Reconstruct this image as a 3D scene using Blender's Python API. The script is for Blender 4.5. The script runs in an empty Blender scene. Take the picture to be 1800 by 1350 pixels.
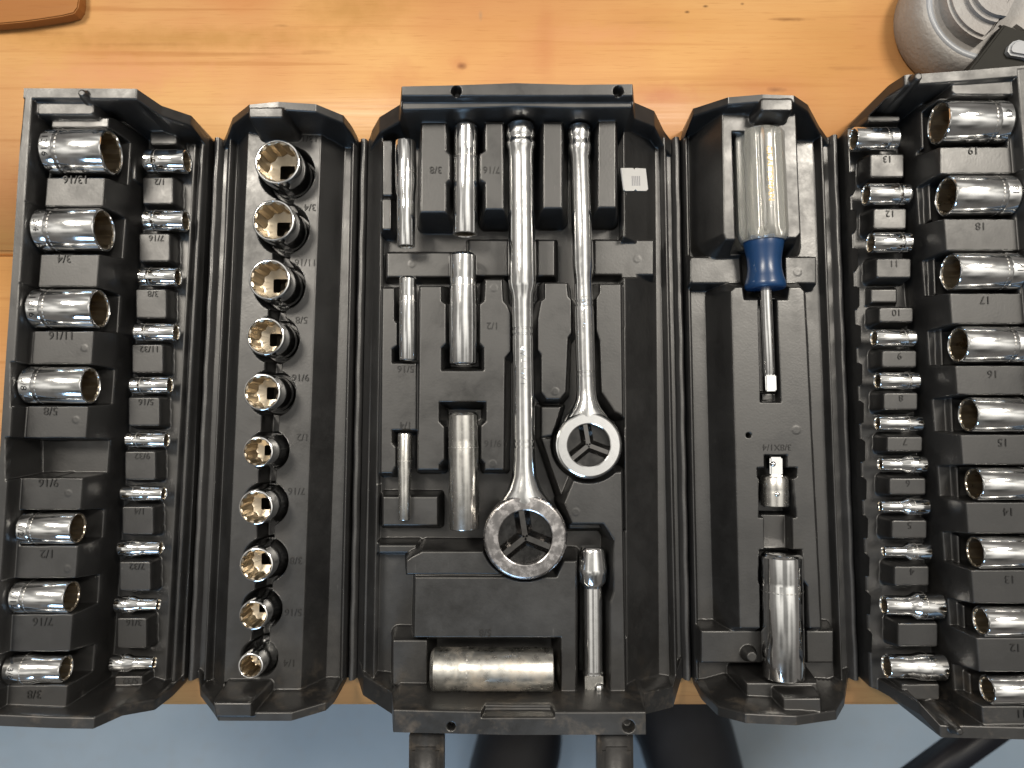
import bpy, bmesh, math, random
import numpy as np
from mathutils import Vector, Matrix

random.seed(7)
rng = np.random.RandomState(11)
U = 0.0012                      # one design unit (about a millimetre) in metres
H = 345.0                       # lens height above the bench top
F = 1300.0                      # focal length in photo pixels
TH = math.radians(3.0)
scene = bpy.context.scene
COL = scene.collection

# ------------------------------------------------------------------ camera
cam = bpy.data.cameras.new('camera')
cam.lens = 26.0; cam.sensor_width = 36.0
cam.clip_start = 0.01; cam.clip_end = 60
cam.dof.use_dof = True
cam.dof.focus_distance = 318 * U
cam.dof.aperture_fstop = 9.0
cam_o = bpy.data.objects.new('camera', cam); COL.objects.link(cam_o)
cam_o.location = (0, 0, H * U); cam_o.rotation_euler = (TH, 0, 0)
scene.camera = cam_o

# ------------------------------------------------------------------ world (indoor ambient)
w = bpy.data.worlds.new('World'); scene.world = w; w.use_nodes = True
nt = w.node_tree; nt.nodes.clear()
out = nt.nodes.new('ShaderNodeOutputWorld'); bg = nt.nodes.new('ShaderNodeBackground')
tc = nt.nodes.new('ShaderNodeTexCoord'); sp = nt.nodes.new('ShaderNodeSeparateXYZ')
nt.links.new(tc.outputs['Generated'], sp.inputs[0])
def wmath(op, a, b=None):
    m = nt.nodes.new('ShaderNodeMath'); m.operation = op
    for k, v in enumerate((a, b)):
        if v is None: continue
        if hasattr(v, 'node'): nt.links.new(v, m.inputs[k])
        else: m.inputs[k].default_value = v
    return m.outputs[0]
def wramp(src, a, b, c, d):
    m = nt.nodes.new('ShaderNodeMapRange'); m.interpolation_type = 'SMOOTHSTEP'; nt.links.new(src, m.inputs[0])
    for k, v in enumerate((a, b, c, d)): m.inputs[k + 1].default_value = v
    return m.outputs[0]
nz = nt.nodes.new('ShaderNodeTexNoise'); nz.inputs['Scale'].default_value = 2.8; nz.inputs['Detail'].default_value = 0.0
nt.links.new(tc.outputs['Generated'], nz.inputs['Vector'])
# cream ceiling over and behind the bench, the room dim towards the side where one stands
ceil = wmath('MULTIPLY', wramp(sp.outputs['Z'], .35, .92, .06, 1), wramp(sp.outputs['Y'], -.72, .22, .12, 1))
ceil = wmath('MULTIPLY', ceil, wramp(nz.outputs['Fac'], .36, .64, .40, 1.35))
wall = wmath('MULTIPLY', wramp(sp.outputs['Z'], -.1, .15, .25, 1), wramp(sp.outputs['Z'], .75, .35, .1, 1))
c1 = nt.nodes.new('ShaderNodeVectorMath'); c1.operation = 'SCALE'; c1.inputs[0].default_value = (1.12, 1.07, .98); nt.links.new(ceil, c1.inputs['Scale'])
c2 = nt.nodes.new('ShaderNodeVectorMath'); c2.operation = 'SCALE'; c2.inputs[0].default_value = (.12, .11, .10); nt.links.new(wall, c2.inputs['Scale'])
ad_ = nt.nodes.new('ShaderNodeVectorMath'); ad_.operation = 'ADD'; nt.links.new(c1.outputs[0], ad_.inputs[0]); nt.links.new(c2.outputs[0], ad_.inputs[1])
nt.links.new(ad_.outputs[0], bg.inputs['Color'])
bg.inputs['Strength'].default_value = 1.0
nt.links.new(bg.outputs[0], out.inputs['Surface'])

# ------------------------------------------------------------------ shop lamps
def lamp(name, loc, size, watts, color, target=(0, 0, 0)):
    l = bpy.data.lights.new(name, 'AREA'); l.shape = 'RECTANGLE'
    l.size, l.size_y = size; l.energy = watts; l.color = color
    o = bpy.data.objects.new(name, l); COL.objects.link(o)
    o.location = loc
    d = Vector(target) - Vector(loc)
    o.rotation_euler = d.to_track_quat('-Z', 'Y').to_euler()
    return o
lamp('shop_lamp', (-0.82, 0.72, 1.6), (0.25, 0.5), 26, (1.0, 0.92, 0.80))
lamp('shop_lamp', (0.80, 0.72, 1.6), (0.25, 0.5), 26, (1.0, 0.92, 0.80))
lamp('window_lamp', (-0.5, -1.9, 1.3), (0.9, 0.5), 15, (0.45, 0.70, 1.0))

vs = scene.view_settings
vs.view_transform = 'Standard'; vs.look = 'None'; vs.gamma = 1; vs.exposure = 0.0
vs.use_curve_mapping = False
scene.cycles.max_bounces = 8

# ------------------------------------------------------------------ photo pixel -> place
cT, sT = math.cos(TH), math.sin(TH)
def at(px, py, z=0.0):
    """Point at height z that the lens sees at photo pixel (px, py)."""
    ry = F * sT + (675 - py) * cT
    rz = -F * cT + (675 - py) * sT
    t = (z - H) / rz
    return np.array([(px - 900) * t, ry * t, z])
def mm(px, z):                 # length of px photo pixels at height z
    return px * (H - z) / F

# ------------------------------------------------------------------ materials
MATS = {}
def nodes_of(name):
    m = bpy.data.materials.new(name); m.use_nodes = True
    return m, m.node_tree, m.node_tree.nodes['Principled BSDF']
def noise(t, scale, detail=3, vec=None, rough=.55):
    x = t.nodes.new('ShaderNodeTexNoise'); x.inputs['Scale'].default_value = scale
    x.inputs['Detail'].default_value = detail; x.inputs['Roughness'].default_value = rough
    if vec is not None: t.links.new(vec, x.inputs['Vector'])
    return x
def coord(t, kind='Object', scale=None):
    c = t.nodes.new('ShaderNodeTexCoord')
    if scale is None: return c.outputs[kind]
    m = t.nodes.new('ShaderNodeMapping'); m.inputs['Scale'].default_value = scale
    t.links.new(c.outputs[kind], m.inputs[0]); return m.outputs[0]
def ramp(t, src, stops):
    r = t.nodes.new('ShaderNodeValToRGB'); t.links.new(src, r.inputs[0])
    els = r.color_ramp.elements
    els[0].position, els[0].color = stops[0][0], (*stops[0][1], 1)
    els[1].position, els[1].color = stops[-1][0], (*stops[-1][1], 1)
    for p, c in stops[1:-1]:
        k = els.new(p); k.color = (*c, 1)
    return r
def mixc(t, fac, a, b):
    m = t.nodes.new('ShaderNodeMix'); m.data_type = 'RGBA'
    if hasattr(fac, 'node'): t.links.new(fac, m.inputs[0])
    else: m.inputs[0].default_value = fac
    for s, v in ((6, a), (7, b)):
        if hasattr(v, 'node'): t.links.new(v, m.inputs[s])
        else: m.inputs[s].default_value = (*v, 1)
    return m.outputs[2]
def rng_node(t, src, a, b, c, d):
    m = t.nodes.new('ShaderNodeMapRange'); t.links.new(src, m.inputs[0])
    for i, v in enumerate((a, b, c, d)): m.inputs[i + 1].default_value = v
    return m.outputs[0]
def bump(t, p, src, strength, dist):
    b = t.nodes.new('ShaderNodeBump'); b.inputs['Strength'].default_value = strength
    b.inputs['Distance'].default_value = dist
    t.links.new(src, b.inputs['Height']); t.links.new(b.outputs[0], p.inputs['Normal']); return b

def m_plastic(name, base=.0070, dust=.10, grime=False):
    m, t, p = nodes_of(name); v = coord(t)
    n1 = noise(t, 14, 5, v); n2 = noise(t, 900, 2, v); n3 = noise(t, 160, 6, v, .7)
    c = ramp(t, n1.outputs['Fac'], [(.3, (base * .8, base * .78, base * .78)), (.7, (base * 1.22, base * 1.19, base * 1.20))])
    dm = ramp(t, n3.outputs['Fac'], [(.60, (0, 0, 0)), (.80, (dust,) * 3)])
    col = mixc(t, dm.outputs[0], c.outputs[0], (.075, .072, .070))
    # pale scuffs drawn along the case
    sc = noise(t, 1, 4, coord(t, 'Object', (700, 60, 200)), .6)
    sm = ramp(t, sc.outputs['Fac'], [(.70, (0, 0, 0)), (.80, (.35, .35, .35))])
    col = mixc(t, sm.outputs[0], col, (.12, .115, .11))
    if grime:
        so = t.nodes.new('ShaderNodeSeparateXYZ'); t.links.new(v, so.inputs[0])
        g1 = rng_node(t, so.outputs['Y'], -.120, -.152, 0, 1)
        n4 = noise(t, 55, 6, v, .75)
        gm = t.nodes.new('ShaderNodeMath'); gm.operation = 'MULTIPLY'; t.links.new(g1, gm.inputs[0])
        t.links.new(rng_node(t, n4.outputs['Fac'],   .53, .72, 0, .45), gm.inputs[1])
        col = mixc(t, gm.outputs[0], col, (.17, .135, .10))
    t.links.new(col, p.inputs['Base Color'])
    ns = noise(t, 38, 5, v, .7)
    t.links.new(rng_node(t, ns.outputs['Fac'], .32, .68, .30, .52), p.inputs['Roughness'])
    p.inputs['Specular IOR Level'].default_value = .95
    bump(t, p, n2.outputs['Fac'], .09, .0004)
    return m
def m_chrome(name, col=(.87, .875, .875), rough=.045, wear=.09, rust=0.0):
    m, t, p = nodes_of(name); v = coord(t)
    info = t.nodes.new('ShaderNodeObjectInfo')
    off = t.nodes.new('ShaderNodeVectorMath'); off.operation = 'ADD'
    t.links.new(v, off.inputs[0]); t.links.new(info.outputs['Random'], off.inputs[1])
    v = off.outputs[0]
    p.inputs['Metallic'].default_value = 1
    n1 = noise(t, 230, 5, v, .65); n2 = noise(t, 60, 3, v)
    c = ramp(t, n1.outputs['Fac'], [(.33, tuple(x * .90 for x in col)), (.55, col)])
    cc = c.outputs[0]
    if rust:
        n4 = noise(t, 42, 6, v, .62)
        rm = ramp(t, n4.outputs['Fac'], [(.52, (0, 0, 0)), (.72, (rust,) * 3)])
        cc = mixc(t, rm.outputs[0], cc, (.48, .29, .11))
        mr_ = t.nodes.new('ShaderNodeMath'); mr_.operation = 'SUBTRACT'; mr_.inputs[0].default_value = 1
        t.links.new(rm.outputs[0], mr_.inputs[1]); t.links.new(mr_.outputs[0], p.inputs['Metallic'])
    t.links.new(cc, p.inputs['Base Color'])
    t.links.new(rng_node(t, n1.outputs['Fac'], .4, .75, rough, rough + wear), p.inputs['Roughness'])
    if not rust:                      # each piece has seen its own amount of handling
        rr = t.nodes.new('ShaderNodeMath'); rr.operation = 'MULTIPLY_ADD'
        t.links.new(info.outputs['Random'], rr.inputs[0]); rr.inputs[1].default_value = .07
        src = p.inputs['Roughness'].links[0].from_socket
        t.links.new(src, rr.inputs[2]); t.links.new(rr.outputs[0], p.inputs['Roughness'])
    bump(t, p, n2.outputs['Fac'], .025, .0004)
    return m
def m_plain(name, col, rough=.5, metal=0, spec=.5, var=.15, scale=60):
    m, t, p = nodes_of(name); v = coord(t)
    n1 = noise(t, scale, 4, v)
    c = ramp(t, n1.outputs['Fac'], [(.3, tuple(x * (1 - var) for x in col)), (.7, tuple(min(1, x * (1 + var)) for x in col))])
    t.links.new(c.outputs[0], p.inputs['Base Color'])
    p.inputs['Roughness'].default_value = rough; p.inputs['Metallic'].default_value = metal
    p.inputs['Specular IOR Level'].default_value = spec
    return m
def m_wood(name, tint=(1, 1, 1), seed=0.0, spots=()):
    m, t, p = nodes_of(name)
    c0 = t.nodes.new('ShaderNodeTexCoord')
    mpn = t.nodes.new('ShaderNodeMapping'); mpn.inputs['Location'].default_value = (seed, seed * 1.7, 0)
    t.links.new(c0.outputs['Object'], mpn.inputs[0]); v = mpn.outputs[0]
    # broad growth rings: distance field stretched along x, warped
    st = t.nodes.new('ShaderNodeMapping'); st.inputs['Scale'].default_value = (2.4, 9, 6)
    t.links.new(v, st.inputs[0])
    wv = noise(t, 1.0, 3, st.outputs[0], .5)
    sx = t.nodes.new('ShaderNodeMath'); sx.operation = 'MULTIPLY'; sx.inputs[1].default_value = 13
    t.links.new(wv.outputs['Fac'], sx.inputs[0])
    sn = t.nodes.new('ShaderNodeMath'); sn.operation = 'SINE'; t.links.new(sx.outputs[0], sn.inputs[0])
    st2 = t.nodes.new('ShaderNodeMapping'); st2.inputs['Scale'].default_value = (9, 420, 60)
    t.links.new(v, st2.inputs[0]); fine = noise(t, 1.0, 4, st2.outputs[0], .6)
    big = noise(t, 7, 3, v)
    base = ramp(t, sn.outputs[0], [(0, (.46, .235, .082)), (.5, (.545, .30, .116)), (1, (.575, .335, .142))])
    # sine runs -1..1, remap
    sn01 = rng_node(t, sn.outputs[0], -1, 1, 0, 1); t.links.new(sn01, base.inputs[0])
    colr = mixc(t, rng_node(t, fine.outputs['Fac'], .45, .75, 0, .38), base.outputs[0], (.45, .21, .070))
    colr = mixc(t, rng_node(t, big.outputs['Fac'], .45, .66, 0, .75), colr, (.46, .205, .090))
    st5 = t.nodes.new('ShaderNodeMapping'); st5.inputs['Scale'].default_value = (3.5, 190, 40)
    t.links.new(v, st5.inputs[0]); ln = noise(t, 1.0, 2, st5.outputs[0], .5)
    colr = mixc(t, rng_node(t, ln.outputs['Fac'], .60, .70, 0, .45), colr, (.36, .155, .05))
    st6 = t.nodes.new('ShaderNodeMapping'); st6.inputs['Scale'].default_value = (60, 1500, 200)
    t.links.new(v, st6.inputs[0]); po = noise(t, 1.0, 2, st6.outputs[0], .5)
    colr = mixc(t, rng_node(t, po.outputs['Fac'], .58, .72, 0, .35), colr, (.34, .15, .05))
    # knots: sparse cells, pulled along the grain
    kn = t.nodes.new('ShaderNodeTexVoronoi'); kn.inputs['Scale'].default_value = 1.0
    st4 = t.nodes.new('ShaderNodeMapping'); st4.inputs['Scale'].default_value = (4.2, 9.5, 5); t.links.new(v, st4.inputs[0])
    wn = noise(t, 14, 3, v); wa_ = t.nodes.new('ShaderNodeVectorMath'); wa_.operation = 'MULTIPLY_ADD'
    t.links.new(wn.outputs['Color'], wa_.inputs[0]); wa_.inputs[1].default_value = (.22, .22, .22); t.links.new(st4.outputs[0], wa_.inputs[2])
    t.links.new(wa_.outputs[0], kn.inputs['Vector'])
    colr = mixc(t, rng_node(t, kn.outputs['Distance'], .20, .06, 0, .55), colr, (.47, .17, .06))
    colr = mixc(t, rng_node(t, kn.outputs['Distance'], .05, .025, 0, .6), colr, (.20, .08, .03))
    # small dark nicks
    st3 = t.nodes.new('ShaderNodeMapping'); st3.inputs['Scale'].default_value = (22, 60, 30)
    t.links.new(v, st3.inputs[0]); nk = noise(t, 1.0, 3, st3.outputs[0], .6)
    colr = mixc(t, rng_node(t, nk.outputs['Fac'], .74, .80, 0, .75), colr, (.10, .05, .02))
    # knots, stains and nicks of this bench, plus shade painted as olive colour
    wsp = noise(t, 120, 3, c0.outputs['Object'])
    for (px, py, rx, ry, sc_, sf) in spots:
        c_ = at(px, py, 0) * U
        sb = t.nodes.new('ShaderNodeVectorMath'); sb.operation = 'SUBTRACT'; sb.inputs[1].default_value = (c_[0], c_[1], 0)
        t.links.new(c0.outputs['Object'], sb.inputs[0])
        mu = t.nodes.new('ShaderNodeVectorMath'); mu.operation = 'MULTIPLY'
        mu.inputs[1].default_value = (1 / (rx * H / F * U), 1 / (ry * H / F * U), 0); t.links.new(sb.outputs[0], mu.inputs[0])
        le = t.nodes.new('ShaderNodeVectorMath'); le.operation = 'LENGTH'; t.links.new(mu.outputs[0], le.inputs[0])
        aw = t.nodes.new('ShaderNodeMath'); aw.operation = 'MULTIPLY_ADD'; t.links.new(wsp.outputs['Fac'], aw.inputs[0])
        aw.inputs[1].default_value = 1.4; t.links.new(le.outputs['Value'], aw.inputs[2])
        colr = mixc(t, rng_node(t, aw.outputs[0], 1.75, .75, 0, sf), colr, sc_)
    tm = t.nodes.new('ShaderNodeMix'); tm.data_type = 'RGBA'; tm.blend_type = 'MULTIPLY'; tm.inputs[0].default_value = 1
    t.links.new(colr, tm.inputs[6]); tm.inputs[7].default_value = (*tint, 1)
    t.links.new(tm.outputs[2], p.inputs['Base Color'])
    t.links.new(rng_node(t, fine.outputs['Fac'], .3, .8, .34, .52), p.inputs['Roughness'])
    p.inputs['Specular IOR Level'].default_value = .35
    bump(t, p, fine.outputs['Fac'], .12, .0006)
    return m
M = MATS
M['plastic'] = m_plastic('black_plastic', grime=True)
M['letter'] = m_plain('black_moulded_lettering', (.008, .008, .008), .5, var=.1)
M['hinge'] = m_plastic('hinge_plastic', .022, .6)
M['worn'] = m_plastic('worn_plastic', .022, 1.0, True)
M['chrome'] = m_chrome('chrome')
M['steel'] = m_chrome('satin_steel', (.70, .69, .66), .20, .10)
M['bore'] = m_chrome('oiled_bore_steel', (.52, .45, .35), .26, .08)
M['hole'] = m_chrome('dark_drive_hole', (.10, .09, .075), .35, .2)  # drive hole toned far darker than the bore around it
M['stamp'] = m_chrome('stamped_chrome', (.55, .54, .52), .35, .2)
M['rusty'] = m_chrome('rust_spotted_steel', (.68, .67, .63), .26, .15, rust=.42)
M['dial'] = m_chrome('dark_selector_steel', (.06, .06, .06), .22, .2)
M['spoke'] = m_chrome('selector_bar_steel', (.20, .195, .19), .10, .1)
M['dark'] = m_plain('dark_hole', (.01, .01, .01), .6)
M['blue'] = m_plain('blue_plastic', (.008, .036, .105), .3, spec=.5, var=.1)
M['gold'] = m_plain('gold_print', (.62, .42, .13), .4, var=.1)
M['tag'] = m_plain('white_tag', (.62, .62, .61), .5, var=.05)
M['print'] = m_plain('grey_print', (.30, .30, .32), .6, var=.1)
DK, RD, OL_SHADE, PK = (.07, .035, .015), (.40, .145, .065), (.36, .195, .055), (.55, .27, .14)  # olive tone paints the shaded band at the upper left into the wood
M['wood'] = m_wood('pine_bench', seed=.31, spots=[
    (811, 116, 10, 7, DK, .8), (806, 113, 22, 16, RD, .4), (1208, 21, 5, 3, DK, .8), (1240, 11, 6, 3, DK, .8), (1305, 7, 4, 3, DK, .7),
    (1385, 34, 46, 4, (.20, .09, .03), .75), (1362, 158, 20, 6, DK, .7), (1350, 155, 60, 22, RD, .35), (1165, 168, 75, 26, RD, .6), (958, 85, 22, 120, RD, .28),
    (495, 45, 16, 4, (.20, .10, .03), .55), (330, 68, 360, 26, OL_SHADE, .55), (620, 18, 110, 40, OL_SHADE, .5), (200, 130, 190, 40, PK, .7), (1060, 60, 160, 26, PK, .4),
    (845, 28, 4, 12, (.25, .20, .15), .4), (700, 150, 60, 60, RD, .3), (30, 330, 60, 90, RD, .35), (555, 92, 40, 5, (.30, .14, .05), .4), (1500, 120, 70, 5, (.30, .14, .05), .45),
    (420, 95, 120, 4, (.34, .17, .06), .45), (250, 78, 150, 4, (.34, .17, .06), .5), (1130, 40, 100, 3, (.36, .18, .07), .4), (70, 58, 90, 5, (.30, .15, .05), .5)])
M['wood2'] = m_wood('pine_block', (.60, .50, .42), 2.2)
M['wood2'].node_tree.nodes['Principled BSDF'].inputs['Specular IOR Level'].default_value = .06
M['boot'] = m_plain('black_boot_leather', (.008, .009, .013), .55)
M['brace'] = m_plain('black_painted_steel', (.010, .011, .016), .4)
def m_acrylic():
    m, t, p = nodes_of('clear_amber_acrylic')
    p.inputs['Base Color'].default_value = (.58, .575, .53, 1)
    p.inputs['Roughness'].default_value = .12; p.inputs['IOR'].default_value = 1.47
    p.inputs['Transmission Weight'].default_value = .72
    n1 = noise(t, 90, 3, coord(t))
    t.links.new(rng_node(t, n1.outputs['Fac'], .3, .7, .08, .25), p.inputs['Roughness'])
    return m
M['acrylic'] = m_acrylic()
def m_cast():
    m, t, p = nodes_of('grey_hammered_paint'); v = coord(t)
    n1 = noise(t, 420, 4, v, .6); n2 = noise(t, 34, 5, v, .65)
    c = ramp(t, n2.outputs['Fac'], [(.35, (.25, .235, .225)), (.62, (.30, .29, .28)), (.75, (.22, .17, .14))])
    t.links.new(c.outputs[0], p.inputs['Base Color']); p.inputs['Roughness'].default_value = .5
    bump(t, p, n1.outputs['Fac'], .5, .0012); return m
M['cast'] = m_cast()
M['cast_smooth'] = m_plain('grey_smooth_paint', (.27, .285, .31), .35, var=.06)
M['strap'] = m_plain('dark_olive_steel', (.014, .0135, .011), .6, spec=.2)
def m_floor():
    m, t, p = nodes_of('blue_painted_concrete'); v = coord(t)
    n1 = noise(t, 3.0, 5, v); n2 = noise(t, 40, 4, v)
    c = ramp(t, n1.outputs['Fac'], [(.35, (.27, .34, .41)), (.65, (.34, .41, .48))])
    t.links.new(mixc(t, rng_node(t, n2.outputs['Fac'], .5, .8, 0, .3), c.outputs[0], (.30, .31, .32)), p.inputs['Base Color'])
    p.inputs['Roughness'].default_value = .45; return m
M['floor'] = m_floor()

# ------------------------------------------------------------------ mesh helpers
def mesh(name, V, Fc, mat, parent=None, smooth=True, label=None):
    me = bpy.data.meshes.new(name)
    me.from_pydata([tuple(float(c) * U for c in v) for v in V], [], [tuple(int(i) for i in f) for f in Fc])
    if smooth:
        me.polygons.foreach_set('use_smooth', np.ones(len(me.polygons), bool))
    me.validate(); me.update()
    o = bpy.data.objects.new(name, me); COL.objects.link(o)
    o.data.materials.append(M[mat])
    if parent is not None: o.parent = parent
    if label: o['label'] = label
    return o
def sharp(o, ang=35):
    me = o.data
    bm = bmesh.new(); bm.from_mesh(me); bm.normal_update()
    for ed in bm.edges:
        if len(ed.link_faces) == 2 and ed.calc_face_angle(0) > math.radians(ang): ed.smooth = False
    bm.to_mesh(me); bm.free(); return o
def root(name, label, cat, loc, rot=(0, 0, 0), group=None):
    o = bpy.data.objects.new(name, None); COL.objects.link(o)
    o.empty_display_size = .01
    o.location = Vector(loc) * U; o.rotation_euler = rot
    o['label'] = label; o['category'] = cat
    if group: o['group'] = group
    return o
def lathe(prof, seg=32, cap0=True, cap1=True):
    """prof: (x, r) along +X."""
    V, Fc = [], []
    for x, r in prof:
        for k in range(seg):
            a = 2 * math.pi * k / seg
            V.append((x, r * math.cos(a), r * math.sin(a)))
    for i in range(len(prof) - 1):
        for k in range(seg):
            k2 = (k + 1) % seg
            Fc.append((i * seg + k, i * seg + k2, (i + 1) * seg + k2, (i + 1) * seg + k))
    if cap0: Fc.append(tuple(range(seg))[::-1])
    if cap1: Fc.append(tuple((len(prof) - 1) * seg + k for k in range(seg)))
    return V, [f[::-1] for f in Fc]
def box(x0, y0, z0, x1, y1, z1, b=0.0):
    bm = bmesh.new(); bmesh.ops.create_cube(bm, size=1)
    for v in bm.verts:
        v.co = ((x0 + x1) / 2 + v.co.x * (x1 - x0), (y0 + y1) / 2 + v.co.y * (y1 - y0), (z0 + z1) / 2 + v.co.z * (z1 - z0))
    if b: bmesh.ops.bevel(bm, geom=list(bm.edges), offset=b, segments=2, affect='EDGES')
    V = [tuple(v.co) for v in bm.verts]; bm.verts.index_update()
    Fc = [tuple(v.index for v in f.verts) for f in bm.faces]; bm.free(); return V, Fc
def join(*parts):
    V, Fc = [], []
    for v, f in parts:
        o = len(V); V += list(v); Fc += [tuple(i + o for i in q) for q in f]
    return V, Fc
def xf(vf, fn):
    return [fn(*v) for v in vf[0]], vf[1]
def prism(poly, z0, z1, b=0.0, seg=2):
    bm = bmesh.new()
    vs_ = [bm.verts.new((x, y, z0)) for x, y in poly]
    f = bm.faces.new(vs_); bm.normal_update()
    if f.normal.z > 0: f.normal_flip()
    r = bmesh.ops.extrude_face_region(bm, geom=[f])
    for g in r['geom']:
        if isinstance(g, bmesh.types.BMVert): g.co.z = z1
    bmesh.ops.recalc_face_normals(bm, faces=bm.faces)
    if b: bmesh.ops.bevel(bm, geom=[e_ for e_ in bm.edges if abs(e_.verts[0].co.z - e_.verts[1].co.z) < 1e-6 and e_.verts[0].co.z > (z0 + z1) / 2], offset=b, segments=seg, affect='EDGES')
    bm.verts.index_update()
    V = [tuple(v.co) for v in bm.verts]; Fc = [tuple(v.index for v in f_.verts) for f_ in bm.faces]
    bm.free(); return V, Fc
_T = {}
def text_geo(s, size, thick):
    """Centred lettering mesh in the XY plane, unit: design mm."""
    key = (s, )
    if key not in _T:
        cu = bpy.data.curves.new('lettering_curve', 'FONT'); cu.body = s; cu.size = 1.0
        cu.align_x = 'CENTER'; cu.align_y = 'CENTER'; cu.resolution_u = 3
        cu.extrude = .5
        ob = bpy.data.objects.new('lettering_curve', cu)
        me = bpy.data.meshes.new_from_object(ob)
        V = [tuple(v.co) for v in me.vertices]; Fc = [tuple(p.vertices) for p in me.polygons]
        bpy.data.objects.remove(ob); bpy.data.curves.remove(cu); bpy.data.meshes.remove(me)
        _T[key] = (V, Fc)
    V, Fc = _T[key]
    return [(x * size, y * size, (z + .5) * thick) for x, y, z in V], Fc

# ------------------------------------------------------------------ height-field panel of the case
def sd_poly(X, Y, P):
    P = np.asarray(P, float); d = np.full(X.shape, 1e18); s = np.ones(X.shape)
    nP = len(P)
    for i in range(nP):
        a = P[i]; b = P[i - 1]
        ex, ey = b - a; wx = X - a[0]; wy = Y - a[1]
        t = np.clip((wx * ex + wy * ey) / (ex * ex + ey * ey + 1e-12), 0, 1)
        bx = wx - ex * t; by = wy - ey * t
        d = np.minimum(d, bx * bx + by * by)
        c1 = Y >= a[1]; c2 = Y < b[1]; c3 = ex * wy > ey * wx
        fl = (c1 & c2 & c3) | (~c1 & ~c2 & ~c3)
        s = np.where(fl, -s, s)
    return s * np.sqrt(d)
def soft(d, wd):
    return np.where(d <= -wd, 0, np.where(d >= wd, d, (d + wd) ** 2 / (4 * wd)))
def smin(a, b, k):
    h = np.maximum(k - np.abs(a - b), 0) / k
    return np.minimum(a, b) - h * h * k / 4
class Panel:
    def __init__(self, left, right, top, bot, base, cell=.36):
        # left/right: two photo points (x, y, z) of the hinge sides; top/bot: outline points (x, y, z)
        self.top = np.array([at(*p) for p in top]); self.bot = np.array([at(*p) for p in bot])
        L = np.array([at(*p) for p in left]); R = np.array([at(*p) for p in right])
        y0 = self.bot[:, 1].min(); y1 = self.top[:, 1].max()
        wid = max(abs(R[0, 0] - L[0, 0]), abs(R[1, 0] - L[1, 0]))
        nx = int(wid / cell) + 1; ny = int((y1 - y0) / cell) + 1
        u = np.linspace(0, 1, nx); v = np.linspace(0, 1, ny)
        def lx(Q, Y): return Q[1, 0] + (Q[0, 0] - Q[1, 0]) * (Y - Q[1, 1]) / (Q[0, 1] - Q[1, 1])
        # column top / bottom, by u
        tu = (self.top[:, 0] - lx(L, self.top[:, 1])) / (lx(R, self.top[:, 1]) - lx(L, self.top[:, 1]))
        bu = (self.bot[:, 0] - lx(L, self.bot[:, 1])) / (lx(R, self.bot[:, 1]) - lx(L, self.bot[:, 1]))
        it, ib = np.argsort(tu), np.argsort(bu)
        Yt = np.interp(u, tu[it], self.top[it, 1]); Yb = np.interp(u, bu[ib], self.bot[ib, 1])
        zt = np.interp(u, tu[it], self.top[it, 2]); zb = np.interp(u, bu[ib], self.bot[ib, 2])
        self.Y = Yb[None, :] + (Yt - Yb)[None, :] * v[:, None]
        lX = lx(L, self.Y); rX = lx(R, self.Y)
        self.X = lX + (rX - lX) * u[None, :]
        self.Z = np.full(self.X.shape, float(base))
        self.Yt, self.Yb, self.zt, self.zb = Yt, Yb, zt, zb
    def walls(self, tt, tb, slope=7):
        for Ye, ze, s, t in ((self.Yt, self.zt, -1, tt), (self.Yb, self.zb, 1, tb)):
            d = (self.Y - Ye[None, :]) * s - t
            self.Z = np.maximum(self.Z, ze[None, :] - soft(d, .5) * slope)
    def flank(self, z, p0, p1, sl, side):
        a, b = at(*p0, z), at(*p1, z)
        lx_ = b[0] + (a[0] - b[0]) * (self.Y - b[1]) / (a[1] - b[1])
        d = (self.X - lx_) * side
        iny = (self.Y < a[1]) & (self.Y > b[1])
        self.Z = np.where((d > -.6) & iny, np.maximum(self.Z, z - sl * soft(d, .6)), self.Z)
    def _pts(self, pts, z):
        if len(pts) == 4 and not hasattr(pts[0], '__len__'):
            x0, y0, x1, y1 = pts
            pts = [(x0, y0), (x1, y0), (x1, y1), (x0, y1)]
        return [at(x, y, z)[:2] for x, y in pts]
    def _win(self, P, m):
        P = np.asarray(P); a = P.min(0) - m; b = P.max(0) + m
        return (self.X > a[0]) & (self.X < b[0]) & (self.Y > a[1]) & (self.Y < b[1])
    def sd(self, P, k, rad):
        X, Y = self.X[k], self.Y[k]
        if rad <= 0: return sd_poly(X, Y, P)
        P = np.asarray(P); c = P.mean(0)
        # pull corners in so that the rounded outline keeps its size
        d = P - c; Q = c + np.sign(d) * np.maximum(np.abs(d) - rad, .05)
        return sd_poly(X, Y, Q) - rad
    def up(self, z, pts, sl=8, rad=0, wd=.7):
        P = self._pts(pts, z); k = self._win(P, 45 / sl + 2)
        s = self.sd(P, k, rad)
        self.Z[k] = np.maximum(self.Z[k], z - sl * soft(s, wd))
    def cut(self, zf, zr, pts, sl=10, rad=0, k_=2.0):
        P = self._pts(pts, zr); k = self._win(P, 45 / sl + 2)
        s = self.sd(P, k, rad) + max(zr - zf, 0) / sl
        self.Z[k] = smin(self.Z[k], zf + sl * soft(s, .4), k_)
    def cutc(self, zf, zr, cx, cy, r, sl=12, k_=2.0):       # round hole, in place coordinates
        d = np.hypot(self.X - cx, self.Y - cy) - r + max(zr - zf, 0) / sl
        self.Z = np.where(d < 8, smin(self.Z, zf + sl * soft(d, .4), k_), self.Z)
    def upc(self, z, px, py, r, sl=6):
        c = at(px, py, z); d = np.hypot(self.X - c[0], self.Y - c[1]) - r
        self.Z = np.where(d < (1.2 if sl < 2 else 9), np.maximum(self.Z, z - sl * soft(d, .3)), self.Z)
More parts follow.
